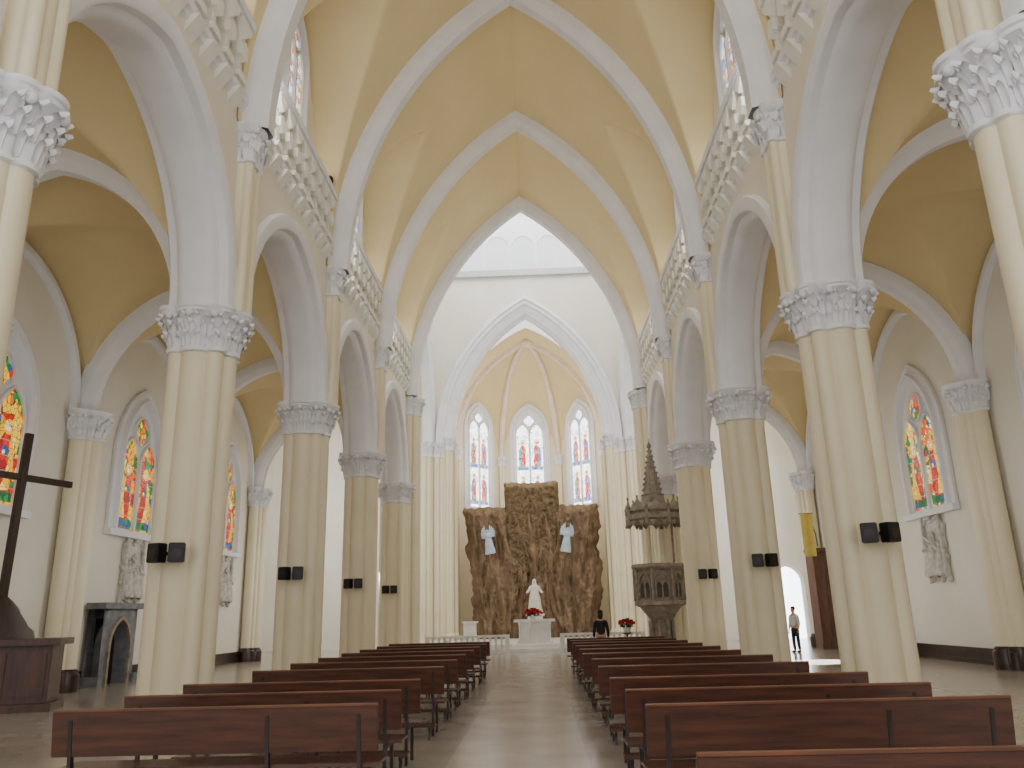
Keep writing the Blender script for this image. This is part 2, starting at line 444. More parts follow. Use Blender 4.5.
# ---------------------------------------------------------------- nave transverse arches
NH, NR = 4.92, 9.25
tp = [(.55, -.36), (.26, -.36), (.18, -.32), (.08, -.22), (0, -.18), (0, .18), (.08, .22), (.18, .32), (.26, .36), (.55, .36)]
m2 = MB(); sweep(m2, NH, NR, tp, lambda a, z, d: (a, d, z), 36)
me = m2.mesh('nave_vault_arch', M['white'], 50)
for y in [7.3, 14.3, 21.3, 28.3, 35.2]:
    trim(me, None, (0, y, 11.3))

LH, LR, LZ = 2.95, 6.2, 12.0
lun = arch_curve(LH, LR, 0, 40)
cols = [(-3.5, -99), (-2.951, -99)]+[(a, LZ+z) for a, z in lun]+[(2.951, -99), (3.5, -99)]
bar = arch_curve(NH, NR, .5, 90)
def smax(a, b, k=.22):
    if b < -50: return a
    h = max(0.0, k-abs(a-b))/k
    return max(a, b)+h*h*k*.25
mbv = MB()
mbv.grid([[(x, y, smax(11.3+zb, zl)) for y, zl in cols] for (x, zb) in bar], low=True)
for s in (-1, 1):
    mbv.grid([[(s*x, y, LZ+z) for y, z in lun] for x in (bar[-1][0], CW+.02)])
vme = mbv.mesh('ceiling', M['vault'], 60)
for (y0, y1) in BAYS:
    structure('ceiling', vme, None, (0, (y0+y1)/2, 0))

# ---------------------------------------------------------------- aisle vaults, walls
g = arch_curve(3.0, 3.75, 0, 24)
mbv = MB(); mbv.grid([[(x, a*3.5/3.0, max(zx, zy)) for a, zy in g] for x, zx in g], low=True)
ame = mbv.mesh('ceiling', M['vault2'], 60)
m2 = MB(); sweep(m2, 2.66, 3.3, [(.5, -.3), (.22, -.3), (.14, -.25), (.06, -.16), (0, -.12), (0, .12), (.06, .16), (.14, .25), (.22, .3), (.5, .3)], lambda a, z, d: (a, d, z), 20)
tame = m2.mesh('aisle_arch', M['white'], 50)
m2 = MB(); sweep(m2, 2.95, 3.3, [(.35, 0), (.32, -.12), (.2, -.12), (.16, -.2), (.04, -.2), (0, -.1), (0, 0)], lambda a, z, d: (a, d, z), 20)
wme = m2.mesh('aisle_wall_arch', M['white'], 40)
for side in (-1, 1):
    for (y0, y1) in BAYS:
        structure('ceiling', ame, None, (side*9.35, (y0+y1)/2, ZS))
        trim(wme, None, (side*12.36, (y0+y1)/2, ZS), (0, 0, side*-pi/2))
    for y in [7.3, 14.3, 21.3, 28.3, 35.3]:
        trim(tame, None, (side*9.25, y, ZS))
    mb = MB(); mb.box(side*12.35, side*12.75, -2, YC0, 0, 11.6)
    structure('wall_'+sidn[side], mb, M['wallw'])
    mb = MB(); mb.box(side*12.28, side*12.35, -2, YC0, 0, .42); mb.box(side*12.25, side*12.35, -2, YC0, 0, .12)
    structure('baseboard_'+sidn[side], mb, M['dark'])

mb = MB(); mb.box(-17, 17, -3, 58, -.3, 0)
structure('floor', mb, M['floor'], smooth=0)

# ---------------------------------------------------------------- windows
wcount = [0]
def make_window_meshes(w, H, gm, fig=None):
    half = w/2; rise = w*.82; sp = H-rise
    frame = MB()
    F = lambda a, z, d: (a, d, sp+z)
    sweep(frame, half, rise, [(.42, 0), (.42, -.1), (.32, -.14), (.25, -.08), (.16, -.08), (.12, -.2), (.03, -.2), (0, -.12), (-.02, 0)], F, 14, sp)
    frame.box(-half-.45, half+.45, -.22, 0, -.18, 0)
    plate = MB()
    pts = [(a, -.012, sp+z) for a, z in arch_curve(half, rise, 0, 14, sp)]
    plate.add(pts, [tuple(range(len(pts)))])
    gl = MB(); tr = MB(); gr_, gy_, gg_, gs_ = MB(), MB(), MB(), MB()
    lw = half*.43; lr = lw*1.7; lsp = sp+.02; cxs = half*.5
    for s in (-1, 1):
        p = [(s*cxs+a, -.024, lsp-lr*.3+z) for a, z in arch_curve(lw, lr, 0, 10, lsp-lr*.3-.08)]
        gl.add(p, [tuple(range(len(p)))])
        sweep(tr, lw, lr, [(.0, -.02), (.0, -.08), (.03, -.1), (.06, -.08), (.06, -.02)], lambda a, z, d, s=s: (s*cxs+a, d, lsp-lr*.3+z), 10, lsp-lr*.3-.08)
        for k in range(1, 6):
            zz = .1+(lsp-lr*.3)*k/5.5
            tr.box(s*cxs-lw, s*cxs+lw, -.05, -.02, zz-.008, zz+.008)
        if fig:
            X = s*cxs
            def figure(zo, hz):
                def poly(mb_, pts, d): mb_.add([(X+x*lw, d, z+zo) for x, z in pts], [tuple(range(len(pts)))])
                def disc(mb_, x, z, r, d): mb_.add([(X+x*lw+r*cos(t*pi/8), d, z+zo+r*sin(t*pi/8)) for t in range(16)], [tuple(range(16))])
                poly(gg_, [(-.95, .14), (.95, .14), (.95, .34), (.4, .42), (-.3, .36), (-.95, .46)], -.027)
                poly(gr_, [(-.5, .36), (.42, .36), (.5, .7), (.42, 1.1), (.55, hz-.45), (.2, hz-.16), (-.25, hz-.16), (-.55, hz-.4), (-.45, 1.1), (-.6, .7)], -.028)
                poly(gg_ if zo > 0 else gy_, [(-.05*s, .38), (.62*s, .42), (.72*s, 1.0), (.58*s, hz-.4), (.2*s, hz-.22), (.3*s, 1.0)], -.030)
                poly(gg_, [(-.3, hz-.6), (.25, hz-.75), (.3, hz-.55), (-.25, hz-.42)], -.032)
                disc(gy_, 0, hz, .19, -.031)
                disc(gs_, 0, hz-.01, .1, -.033)
                disc(gs_, -.15, hz-.62, .055, -.034)
            if H > 5:
                figure(0.1, 2.0); figure(2.5, 2.0)
            else:
                figure(0, lsp-.38)
    tr.box(-.05, .05, -.12, -.01, 0, lsp)
    rz = sp+rise*.5; rr = half*.33
    for k in range(4):
        a = k*pi/2
        c = (rr*.55*cos(a), rz+rr*.55*sin(a)); q = rr*.55
        p = [(c[0]+q*cos(t*pi/8), -.024-.001*k, c[1]+q*sin(t*pi/8)) for t in range(16)]
        gl.add(p, [tuple(range(16))])
    n = 24
    tr.grid([[(r*cos(2*pi*t/n), d, rz+r*sin(2*pi*t/n)) for t in range(n+1)] for r, d in ((rr*1.15, -.02), (rr*1.15, -.1), (rr*1.28, -.1), (rr*1.28, -.02))])
    out = [('frame', frame.mesh('frame', M['white'], 40)), ('tracery_plate', plate.mesh('tracery_plate', M['white'], 0)),
            ('stained_glass', gl.mesh('stained_glass', gm, 0)), ('tracery', tr.mesh('tracery', M['white'], 40))]
    if fig:
        out += [('figure_robe', gr_.mesh('figure_robe', M[fig[0]], 0)), ('figure_halo', gy_.mesh('figure_halo', M[fig[1]], 0)),
                ('figure_cloak', gg_.mesh('figure_cloak', M[fig[2]], 0)), ('figure_face', gs_.mesh('figure_face', M['gskin'], 0))]
    return out
def window(parts, loc, rz):
    wcount[0] += 1
    e = bpy.data.objects.new('window_%d' % wcount[0], None); COL.objects.link(e)
    e.location = loc; e.rotation_euler = (0, 0, rz); e['kind'] = 'structure'
    for nm, me in parts: link(nm, me, parent=e)
    return e
WA = make_window_meshes(2.3, 4.15, M['glass'], ('gred', 'gyel', 'ggrn'))
WA2 = make_window_meshes(2.3, 4.15, M['glass2'], ('gred', 'gyel', 'ggrn'))
WC = make_window_meshes(1.5, 3.3, M['glassc'])
WP = make_window_meshes(1.9, 6.8, M['glassp'], ('pred', 'pyel', 'pblu'))
WP2 = make_window_meshes(1.7, 6.7, M['glassp'], ('pred', 'pyel', 'pblu'))
WT = make_window_meshes(2.0, 6.5, M['day'])
for side in (-1, 1):
    rz = -side*pi/2
    for (y0, y1) in BAYS[1:]:
        window(WA if side < 0 else WA2, (side*12.34, (y0+y1)/2+(.4 if y0 > 28 else 0), 4.35), rz)
    for (y0, y1) in BAYS[:]:
        window(WC, (side*(CW-.01), (y0+y1)/2, 13.85), rz)

# ---------------------------------------------------------------- balustrades
bal = MB()
poly = [(-.17, 0), (.17, 0), (.17, .16), (.1, .24), (.1, .5), (.19, .56), (.19, .76), (.11, .82), (.11, .94), (.16, 1.04), (.23, 1.16), (.33, 1.26), (.33, 1.4), (-.33, 1.4), (-.33, 1.26), (-.23, 1.16), (-.16, 1.04), (-.11, .94), (-.11, .82), (-.19, .76), (-.19, .56), (-.1, .5), (-.1, .24), (-.17, .16)]
bal.prism(poly, -.08, .2)
bal.prism([(-.15, .54), (0, .42), (.15, .54), (.15, .78), (0, .88), (-.15, .78)], .1, .3)
bal.prism([(-.22, 1.18), (0, .98), (.22, 1.18), (.26, 1.34), (-.26, 1.34)], .1, .3)
bal.prism([(-.2, 0), (.2, 0), (.14, .17), (-.14, .17)], .1, .28)
bal_me = bal.mesh('baluster', M['gallery'], 40)
bp_ = MB(); bp_.box(-.19, -.15, -2.95, 2.95, 0, 1.42); bp_me = bp_.mesh('shade_panel', M['gallerydk'], 0)  # thin sheet added as solid shade behind the balusters
rail = MB(); rail.prism([(-2.95, 0), (2.95, 0), (2.95, .2), (-2.95, .2)], -.2, .34); rail.prism([(-2.95, -.08), (2.95, -.08), (2.95, 0), (-2.95, 0)], -.14, .28)
rail_me = rail.mesh('top_rail', M['white'], 40)
cb = MB(); cb.prism([(-.16, 0), (.16, 0), (.16, -.36), (-.16, -.36)], -.05, .05)
cb.add([(.05, -.16, -.36), (.05, .16, -.36), (.3, .16, 0), (.3, -.16, 0), (.05, .16, 0), (.05, -.16, 0)], [(0, 1, 2, 3), (1, 4, 2), (0, 3, 5), (3, 2, 4, 5)])
cb_me = cb.mesh('corbel', M['gallery'], 40)
for side in (-1, 1):
    for (y0, y1) in BAYS:
        yc = (y0+y1)/2
        parts = [('top_rail', rail_me, (0, 0, 1.42)), ('shade_panel', bp_me)]
        for k in range(9):
            yy = -2.6+k*.65
            parts.append(('baluster', bal_me, (0, yy, .02)))
            parts.append(('corbel', cb_me, (.02, yy, -.2)))
        thing('balustrade', 'carved cream stone balustrade with white rail above the arches', 'balustrade', (side*5.52, yc, 11.9), parts, 0 if side < 0 else pi, 'gallery balustrades')

# ---------------------------------------------------------------- crossing + lantern
YM = (YC0+YC1)/2+.1
mb = MB(); arch_panel(mb, -6.6, 6.6, 11.3, 21.8, 0, NH+.3, 11.3, NR+.35, YC0, YC0+.6, lambda a, z, d: (a, d, z), 32)
structure('wall_crossing_front', mb, M['white'])
mb = MB(); arch_panel(mb, -6.6, 6.6, 11.3, 21.8, 0, 4.9, 11.3, 8.9, YC1-.2, YC1+.5, lambda a, z, d: (a, d, z), 32)
structure('wall_crossing_back', mb, M['wallw'])
cp = [(1.05, -.42), (1.05, -.55), (.85, -.6), (.78, -.5), (.6, -.48), (.55, -.35), (.4, -.3), (.3, -.2), (.15, -.15), (.08, 0), (0, .05), (0, .5)]
m2 = MB(); sweep(m2, 4.35, 7.8, cp, lambda a, z, d: (a, YC1+.1+d, 11.3+z), 32)
trim(m2, M['white'])
for side in (-1, 1):
    mb = MB(); arch_panel(mb, YC0, YC1+.5, 11.3, 21.8, YM, 4.7, 11.3, 8.4, 5.55, 6.1, lambda a, z, d: (side*d, a, z), 28)
    structure('wall_crossing_'+sidn[side], mb, M['wallw'])
    m2 = MB(); sweep(m2, 4.4, 8.1, [(.7, 5.54), (.7, 5.45), (.5, 5.42), (.4, 5.5), (.2, 5.55), (0, 5.6), (0, 6.1)], lambda a, z, d: (side*d, YM+a, 11.3+z), 28)
    trim(m2, M['white'])
mb = MB(); mbl = MB()
x0, x1, y0, y1 = -5.55, 5.55, YC0+.6, YC1-.2
za, zb_, e_ = 21.65, 22.05, .22
mbl.box(x0-.1, x1+.1, y0-.1, y0+e_, za, zb_); mbl.box(x0-.1, x1+.1, y1-e_, y1+.1, za, zb_)
mbl.box(x0-.1, x0+e_, y0, y1, za, zb_); mbl.box(x1-e_, x1+.1, y0, y1, za, zb_)
trim(mbl, M['ledge'])
for k in range(8):
    xx = x0+(x1-x0)*k/7
    for yy in (y0, y1): mb.box(xx-.1, xx+.1, yy-.16, yy+.16, 22.0, 26)
    yy = y0+(y1-y0)*k/7
    for xx in (x0, x1): mb.box(xx-.16, xx+.16, yy-.1, yy+.1, 22.0, 26)
# pointed heads between the mullions
for k in range(7):
    w_ = (x1-x0)/7; xc = x0+w_*(k+.5)
    for yy in (y0, y1):
        arch_panel(mb, xc-w_/2, xc+w_/2, 23.6, 27, xc, w_/2-.1, 23.6, .8, yy-.05, yy+.05, lambda a, z, d: (a, d, z), 6)
    w_ = (y1-y0)/7; yc = y0+w_*(k+.5)
    for xx in (x0, x1):
        arch_panel(mb, yc-w_/2, yc+w_/2, 23.6, 27, yc, w_/2-.1, 23.6, .8, xx-.05, xx+.05, lambda a, z, d: (d, a, z), 6)
trim(mb, M['white'])
mb = MB(); mb.box(x0-.3, x1+.3, y0-.3, y1+.3, 27, 27.3)
structure('ceiling', mb, M['wallw'])
for i, (a, b, c, d) in enumerate([(x0, x1, y0-.1, y0-.08), (x0, x1, y1+.08, y1+.1), (x0-.1, x0-.08, y0, y1), (x1+.08, x1+.1, y0, y1)]):
    mb = MB(); mb.box(a, b, c, d, 21.7, 26)
    wcount[0] += 1
    structure('window_%d' % wcount[0], mb, M['lant'])

# ---------------------------------------------------------------- transepts
tb = arch_curve(5.1, 9.4, .2, 28)
for side in (-1, 1):
    mb = MB(); mb.grid([[(side*x, YM+a, 11.3+z) for a, z in tb] for x in (6.1, 15)])
    structure('ceiling', mb, M['vault'])
    mb = MB(); mb.box(side*15, side*15.4, YC0-.4, YC1+.5, 0, 21.5)
    structure('wall_transept_'+sidn[side], mb, M['wallw'])
    mb = MB(); arch_panel(mb, 6.35, 15, 0, 21.5, 9.25, 2.66, ZS, 3.3, YC0, YC0+.35, lambda a, z, d: (side*a, d, z), 20)
    structure('wall_transept_front_'+sidn[side], mb, M['wallw'])
    mb = MB(); mb.box(side*5.6, side*15, YC1+.1, YC1+.5, 0, 21.5)
    structure('wall_transept_back_'+sidn[side], mb, M['wallw'])
    window(WT, (side*14.98, YM-2.2, 5.2), -side*pi/2)
    window(WT, (side*14.98, YM+2.2, 5.2), -side*pi/2)
m2 = MB(); p_ = [(a, 0, 2.9+z) for a, z in arch_curve(.75, .9, 0, 12, 2.9)]; m2.add(p_, [tuple(range(len(p_)))])
m3 = MB(); sweep(m3, .75, .9, [(0, 0), (0, -.12), (.18, -.12), (.18, 0)], lambda a, z, d: (a, d, 2.9+z), 12, 2.9)
e = bpy.data.objects.new('door_1', None); COL.objects.link(e); e['kind'] = 'structure'; e.location = (13.95, YC1+.07, 0)
link('door_opening', m2.mesh('door_opening', M['day'], 0), parent=e); link('door_frame', m3.mesh('door_frame', M['white'], 30), parent=e)

# ---------------------------------------------------------------- chancel + apse
AY = 48.6; AP = 4.8; RC = AP/cos(pi/8)
CH, CRs = 4.8, 7.2
mb = MB(); mb.grid([[(a, y, 11.3+z) for a, z in arch_curve(CH, CRs, 0, 24)] for y in (YC1+.4, AY)])
structure('ceiling', mb, M['vault'])
corn = [(AP, 0)]+[(RC*cos(a), RC*sin(a)) for a in (pi/8, 3*pi/8, 5*pi/8, 7*pi/8)]+[(-AP, 0)]
mb = MB()
mb.box(-AP-.3, -AP, YC1+.4, AY, 0, 12.5); mb.box(AP, AP+.3, YC1+.4, AY, 0, 12.5)
for (p, q) in zip(corn[:-1], corn[1:]):
    mb.add([(p[0], AY+p[1], 0), (q[0], AY+q[1], 0), (q[0], AY+q[1], 16.4), (p[0], AY+p[1], 16.4)], [(0, 1, 2, 3)])
structure('wall_apse', mb, M['cream'])
mb = MB()
NS = 24
hc = arch_curve(CH, CRs, 0, NS)[:NS+1]
def ribp(c, s):
    th = s*pi/2
    return Vector((c[0]*cos(th), AY+c[1]*cos(th), 11.4+7.1*sin(th)))
for (p, q) in zip(corn[:-1], corn[1:]):
    halfface = p[1] == 0 or q[1] == 0
    G = []
    for i in range(NS+1):
        s = i/NS; row = []
        if halfface:
            sg = 1 if p[0] > 0 else -1
            e0 = Vector((sg*-hc[i][0], AY, 11.3+hc[i][1]))
            c = q if p[1] == 0 else p
            e1 = ribp(c, s)
            a_, b_ = (e0, e1) if p[1] == 0 else (e1, e0)
        else:
            a_, b_ = ribp(p, s), ribp(q, s)
        for j in range(17):
            m = j/16
            v = a_.lerp(b_, m)
            if not halfface: v.z += (1-(2*m-1)**2)*4.3*(1-s)**3
            row.append(tuple(v))
        G.append(row)
    mb.grid(G)
structure('ceiling', mb, M['vault2'])
mb = MB()
for c in corn[1:-1]:
    pts = [ribp(c, s/16) for s in range(17)]
    pts = [Vector((v.x*.975, AY+(v.y-AY)*.975, v.z-.1)) for v in pts]
    mb.tube(pts, [.18]*17, 8)
sweep(mb, CH-.25, CRs-.25, [(0, AY-.2), (0, AY+.2), (.3, AY+.2), (.3, AY-.2), (0, AY-.2)], lambda a, z, d: (a, d, 11.3+z), 24)
mb.ell((0, AY, 18.3), (.45, .45, .28), 8)
trim(mb, M['rib'])
sm = outline([(0, 0, .12), (.1, .1, .08), (-.1, .1, .08), (.1, -.1, .08), (-.1, -.1, .08)], 48)
ap_s = shaft_mesh(sm, .3, 10.95, 'shaft'); ap_c = capital_mesh(sm, 10.9, 11.5, .1, 8, 'capital'); ap_b = base_mesh(sm, .5, 'base', M['cream'])
for c in corn[1:-1]:
    thing('apse_column', 'slender cream shaft between the apse windows', 'column', (c[0]*.96, AY+c[1]*.96, .32), [('base', ap_b), ('shaft', ap_s), ('capital', ap_c)], 0, 'apse columns')
for a in (pi/2, pi/4, 3*pi/4):
    window(WP if a == pi/2 else WP2, (AP*.998*cos(a), AY+AP*.998*sin(a), 8.3), a-pi/2)

mb = MB(); mb.box(-4.75, 4.75, 37.2, 53, 0, .16); mb.box(-4.6, 4.6, 37.6, 53, .16, .32)
structure('floor_sanctuary', mb, M['marble'])

# ---------------------------------------------------------------- sculpted cloth-like backdrop
def rock(w0, w1, z0, z1, amp, seed, thick, nx=90, nz=100, taper=0.0, edge=.35, vert=.35, fine=.16, center=0.0):
    mb = MB(); F = []; B = []
    for i in range(nz+1):
        t = i/nz; z = z0+(z1-z0)*t
        rag = lambda q: edge*(noise.noise(Vector((q, z*.9, 0)))+.5*noise.noise(Vector((q, z*3.1, 4))))
        el = w0*(1-taper*(1-t)**1.5)+rag(seed)
        er = w1*(1-taper*.5*(1-t)**1.5)+rag(seed+9)
        row = []; rb = []
        for j in range(nx+1):
            u = j/nx; x = el+(er-el)*u
            e = min(u, 1-u, (1-t)*1.2)*12; e = min(e, 1)
            wp = noise.noise(Vector((x*.5, z*.3, seed)))*1.0
            ph = x*3.3+wp*2.2+.25*x*(1-t)*abs(x)*.4
            r0 = 1-abs(sin(ph))**.7
            r1 = 1-abs(noise.noise(Vector((x*1.6+wp+z*.25, z*vert*.5, seed+5))))*2.4
            r2 = 1-abs(noise.noise(Vector((x*3.8+wp*2+z*.3, z*vert*1.3, seed+15))))*2.2
            r4 = 1-abs(noise.noise(Vector((x*6, z*vert*6, seed+25))))*2
            d = amp*((.34*r0 if center > 0 else 0)+.34*r1+.3*r2+fine*r4)*e+.12
            if center > 0: d += center*max(0, 1-abs(x)/2.2)*min(1, (1-t)*3)
            zz = z+(edge*(.5*noise.noise(Vector((x*1.3, seed, 2)))+.4*noise.noise(Vector((x*4, seed, 2))))*t)
            row.append((x, -d-thick*e, zz)); rb.append((x, .05, zz))
        F.append(row); B.append(rb)
    mb.grid(F); mb.grid(B)
    mb.grid([F[-1], B[-1]]); mb.grid([F[0], B[0]])
    mb.grid([[r[0] for r in F], [r[0] for r in B]]); mb.grid([[r[-1] for r in F], [r[-1] for r in B]])
    return mb
thing('altar_backdrop', 'brown crumpled cloth like sculpted backdrop behind the altar', 'sculpture', (0.05, 48.2, .32),
      [('side_drape', rock(-4.0, 4.0, 0, 7.5, .6, 3.3, .2, 200, 150, .15, .25, .5, .18, .35).mesh('side_drape', M['rock'], 60)),
       ('central_panel', rock(-1.65, 1.6, 3.6, 8.9, .26, 8.1, .3, 90, 110, 0, .14, .9, .4).mesh('central_panel', M['rockd'], 60), (0, -.3, 0), (0, 0, 0), 'darker upright central rough panel')])

# ---------------------------------------------------------------- statues
def robe(h, seed=0, spread=False):
    mb = MB(); rings = []; n = 40
    prof = [(0, .24), (.05, .26), (.2, .23), (.4, .2), (.55, .17), (.66, .15), (.74, .17), (.8, .16), (.84, .1), (.86, .055), (.88, .05)]
    for zt, r in prof:
        row = []
        for j in range(n):
            a = 2*pi*j/n
            fold = 1+(.09*sin(a*9+zt*5+seed)+.05*sin(a*15-zt*9))*max(0, 1-zt*1.1)
            row.append((r*h*fold*cos(a)*.84, r*h*fold*sin(a)*.6, zt*h))
        rings.append(row)
    mb.loft(rings)
    mb.ell((0, 0, h*.935), (h*.05, h*.058, h*.07), 8)
    mb.ell((0, -h*.058, h*.93), (h*.01, h*.014, h*.016), 4)
    mb.ell((0, h*.012, h*.94), (h*.065, h*.062, h*.075), 8)
    mb.loft([[(h*.07*k*cos(a), h*.03+h*.05*k*sin(a), z*h) for a in [2*pi*j/16 for j in range(16)]] for k, z in ((1.5, .6), (1.35, .75), (1.0, .88), (.7, .96))])
    for s in (-1, 1):
        if spread:
            mb.tube([(s*h*.11, 0, h*.79), (s*h*.17, -h*.03, h*.67), (s*h*.22, -h*.12, h*.62), (s*h*.25, -h*.15, h*.6)], [h*.042, h*.04, h*.03, h*.012], 10)
        else:
            mb.tube([(s*h*.12, 0, h*.79), (s*h*.15, -h*.03, h*.66), (s*h*.06, -h*.12, h*.7), (s*h*.012, -h*.14, h*.74)], [h*.04, h*.036, h*.03, h*.014], 10)
    return mb
def wings(h):
    mb = MB()
    for s in (-1, 1):
        for k in range(6):
            a = radians(78-k*17); L = h*(.46-.02*k)
            b = Vector((s*h*.06, h*.07+k*.004, h*.74)); t = b+Vector((s*cos(a)*L*.7, h*.05, sin(a)*L)); c = (b+t)/2+Vector((s*.07, 0, .02))
            mb.tube([b, c, t], [h*.045, h*.07, h*.015], 6)
    return mb
ped = MB(); ped.box(-.55, .55, -.45, .45, 0, .12); ped.box(-.42, .42, -.35, .35, .12, 1.2); ped.box(-.52, .52, -.45, .45, 1.2, 1.32)
thing('pedestal', 'white marble statue pedestal before the brown backdrop', 'pedestal', (0.05, 46.1, .32), [('pedestal_block', ped.mesh('pedestal_block', M['marble'], 40, .01))])
st = robe(1.85, 0, True)
thing('madonna_statue', 'creamy marble robed statue with spread arms on a pedestal', 'statue', (0.05, 46.1, 1.64), [('robed_figure', st.mesh('robed_figure', M['statue'], 60))])
am1 = robe(1.4, 2).mesh('angel_body', M['angel'], 60); am2 = wings(1.4).mesh('wings', M['angel'], 60)
for s, x in ((-1, -2.4), (1, 1.9)):
    thing('angel_statue', 'small pale blue grey winged angel fixed to the backdrop', 'statue', (x, 46.85, 5.0),
          [('angel_body', am1, (0, 0, 0), (0, s*.15, 0), None, (1.0, .6, 1)), ('wings', am2, (0, -.02, 0), (0, s*.15, 0), None, (.95, .6, 1))], s*.25, 'angels on the backdrop')

def flowers(mbf, mbg, n, rx, ry, z, r=.07):
    for i in range(n):
        a = random.uniform(0, 2*pi); q = sqrt(random.random())
        x, y = rx*q*cos(a), ry*q*sin(a); zz = z+(1-q*q)*.18+random.uniform(-.04, .04)
        mbf.ell((x, y, zz), (r, r, r*.8), 4)
        mbf.lathe([(r*.4, zz+r*.4), (r*1.3, zz+r*.9)], 6, Matrix.Translation((x, y, 0)) , cap=False)
        mbg.tube([(x*.3, y*.3, .1), (x, y, zz)], [.01, .012], 4)
        mbg.ell((x*.8, y*.8, zz-.12), (.07, .05, .02), 3)
def flower_pot(loc, label, n=26, rx=.4, ry=.25, z=.35):
    f = MB(); g_ = MB(); flowers(f, g_, n, rx, ry, z)
    p = MB(); p.lathe([(.1, 0), (.13, .02), (.16, .18), (.18, .2), (.15, .2)], 16)
    thing('flower_arrangement', label, 'flowers', loc, [('vase', p.mesh('vase', M['marble'], 40)), ('foliage', g_.mesh('foliage', M['green'], 40)), ('petals', f.mesh('petals', M['red'], 40))])
flower_pot((0.0, 38.6, 1.392), 'red flowers in a low white vase on the altar', 40, .45, .22, .25)
# ---------------------------------------------------------------- altar, ambo, rails
al = MB(); al.box(-.95, .95, -.4, .4, .95, 1.07)
al_me = al.mesh('altar_top', M['marble'], 40, .015)
ab = MB(); ab.box(-.72, .72, -.3, .3, .12, .95); ab.box(-.82, .82, -.36, .36, 0, .12)
for s in (-.68, -.23, .23, .68): ab.lathe([(.06, .12), (.045, .18), (.045, .8), (.07, .88), (.07, .95)], 12, Matrix.Translation((s, -.33, 0)))
thing('altar', 'white marble altar table with small columns', 'altar', (0.05, 38.6, .32), [('altar_body', ab.mesh('altar_body', M['marble'], 40)), ('altar_top', al_me)])
am = MB(); am.box(-.4, .4, -.25, .25, 0, .1); am.box(-.3, .3, -.2, .2, .1, .95); am.box(-.38, .38, -.28, .28, .95, 1.03)
am_me = am.mesh('ambo_block', M['marble'], 40, .01)
thing('ambo', 'white marble reading stand beside the altar', 'lectern', (-3.1, 40.5, .32), [('ambo_block', am_me)])
rb = MB(); rb.box(-1.85, 1.85, -.1, .1, .68, .78); rb.box(-1.85, 1.85, -.1, .1, 0, .12)
for s in (-1.75, 1.75): rb.box(s-.1, s+.1, -.12, .12, .1, .7)
rb_me = rb.mesh('rail', M['marble'], 40)
pb = MB(); pb.lathe([(.07, .1), (.045, .17), (.08, .3), (.04, .42), (.06, .6), (.07, .68)], 10)
pb_me = pb.mesh('baluster', M['marble'], 40)
for s in (-2.9, 3.0):
    thing('communion_rail', 'low white marble communion rail with balusters', 'railing', (s, 36.6, 0), [('rail', rb_me)]+[('baluster', pb_me, (-1.5+k*.25, 0, 0)) for k in range(13)], 0, 'communion rails')

# ---------------------------------------------------------------- pews
PL = 2.76
def bx(x0, x1, y0, y1, z0, z1, T=None, m='wood', nm='p', bev=.006):
    b = MB(); b.box(x0, x1, y0, y1, z0, z1); me = b.mesh(nm, M[m], 30, bev)
    if T is not None: me.transform(T)
    return me
tilt = Matrix.Translation((0, 0, .45)) @ Matrix.Rotation(radians(8), 4, 'X') @ Matrix.Translation((0, 0, -.45))
back = bx(-PL/2, PL/2, -.015, .015, .55, .91, tilt, 'wood', 'backrest')
rail_t = bx(-PL/2, PL/2, -.019, .019, .91, .926, tilt, 'woodl', 'top_rail', .004)
seat = bx(-PL/2, PL/2, .02, .44, .42, .45, None, 'wood', 'seat')
kneel = bx(-PL/2+.08, PL/2-.08, -.42, -.24, .16, .20, None, 'wood', 'kneeler')
lg = MB()
lg.prism([(-.03, 0), (.03, 0), (.03, .06), (.0, .3), (.02, .42), (.04, .42), (-.055, .84), (-.075, .84), (-.02, .44), (-.04, .3), (-.03, .06)], -.016, .016)
lg.prism([(.37, 0), (.42, 0), (.41, .42), (.36, .42)], -.016, .016)
lg.prism([(.0, .37), (.4, .37), (.4, .42), (.0, .42)], -.016, .016)
lg.prism([(-.42, 0), (-.37, 0), (-.30, .16), (-.35, .16)], -.016, .016)
lg.prism([(-.42, .12), (.0, .12), (.0, .16), (-.42, .16)], -.016, .016)
leg = lg.mesh('leg', M['leg'], 30)
def pew(x, y):
    thing('pew', 'brown wooden pew with kneeler facing the altar', 'pew', (x, y, 0), [('backrest', back), ('top_rail', rail_t, (0, 0, 0), (0, 0, 0), 'lighter wooden top edge'), ('seat', seat), ('kneeler', kneel),
          ('leg', leg, (-PL/2+.16, 0, 0)), ('leg', leg, (.45, 0, 0)), ('leg', leg, (PL/2-.16, 0, 0))], random.uniform(-.012, .012), 'rows of pews')
for y in [7.2, 8.45, 9.8, 12.1, 13.9, 15.7, 17.5, 19.3, 21.1, 22.9]: pew(-2.45+random.uniform(-.03, .03), y)
for y in [4.4, 6.65, 7.9, 9.3, 11.3, 13.1, 14.9, 16.7, 18.5, 20.3, 22.1, 23.9]: pew(2.44+random.uniform(-.03, .03), y)

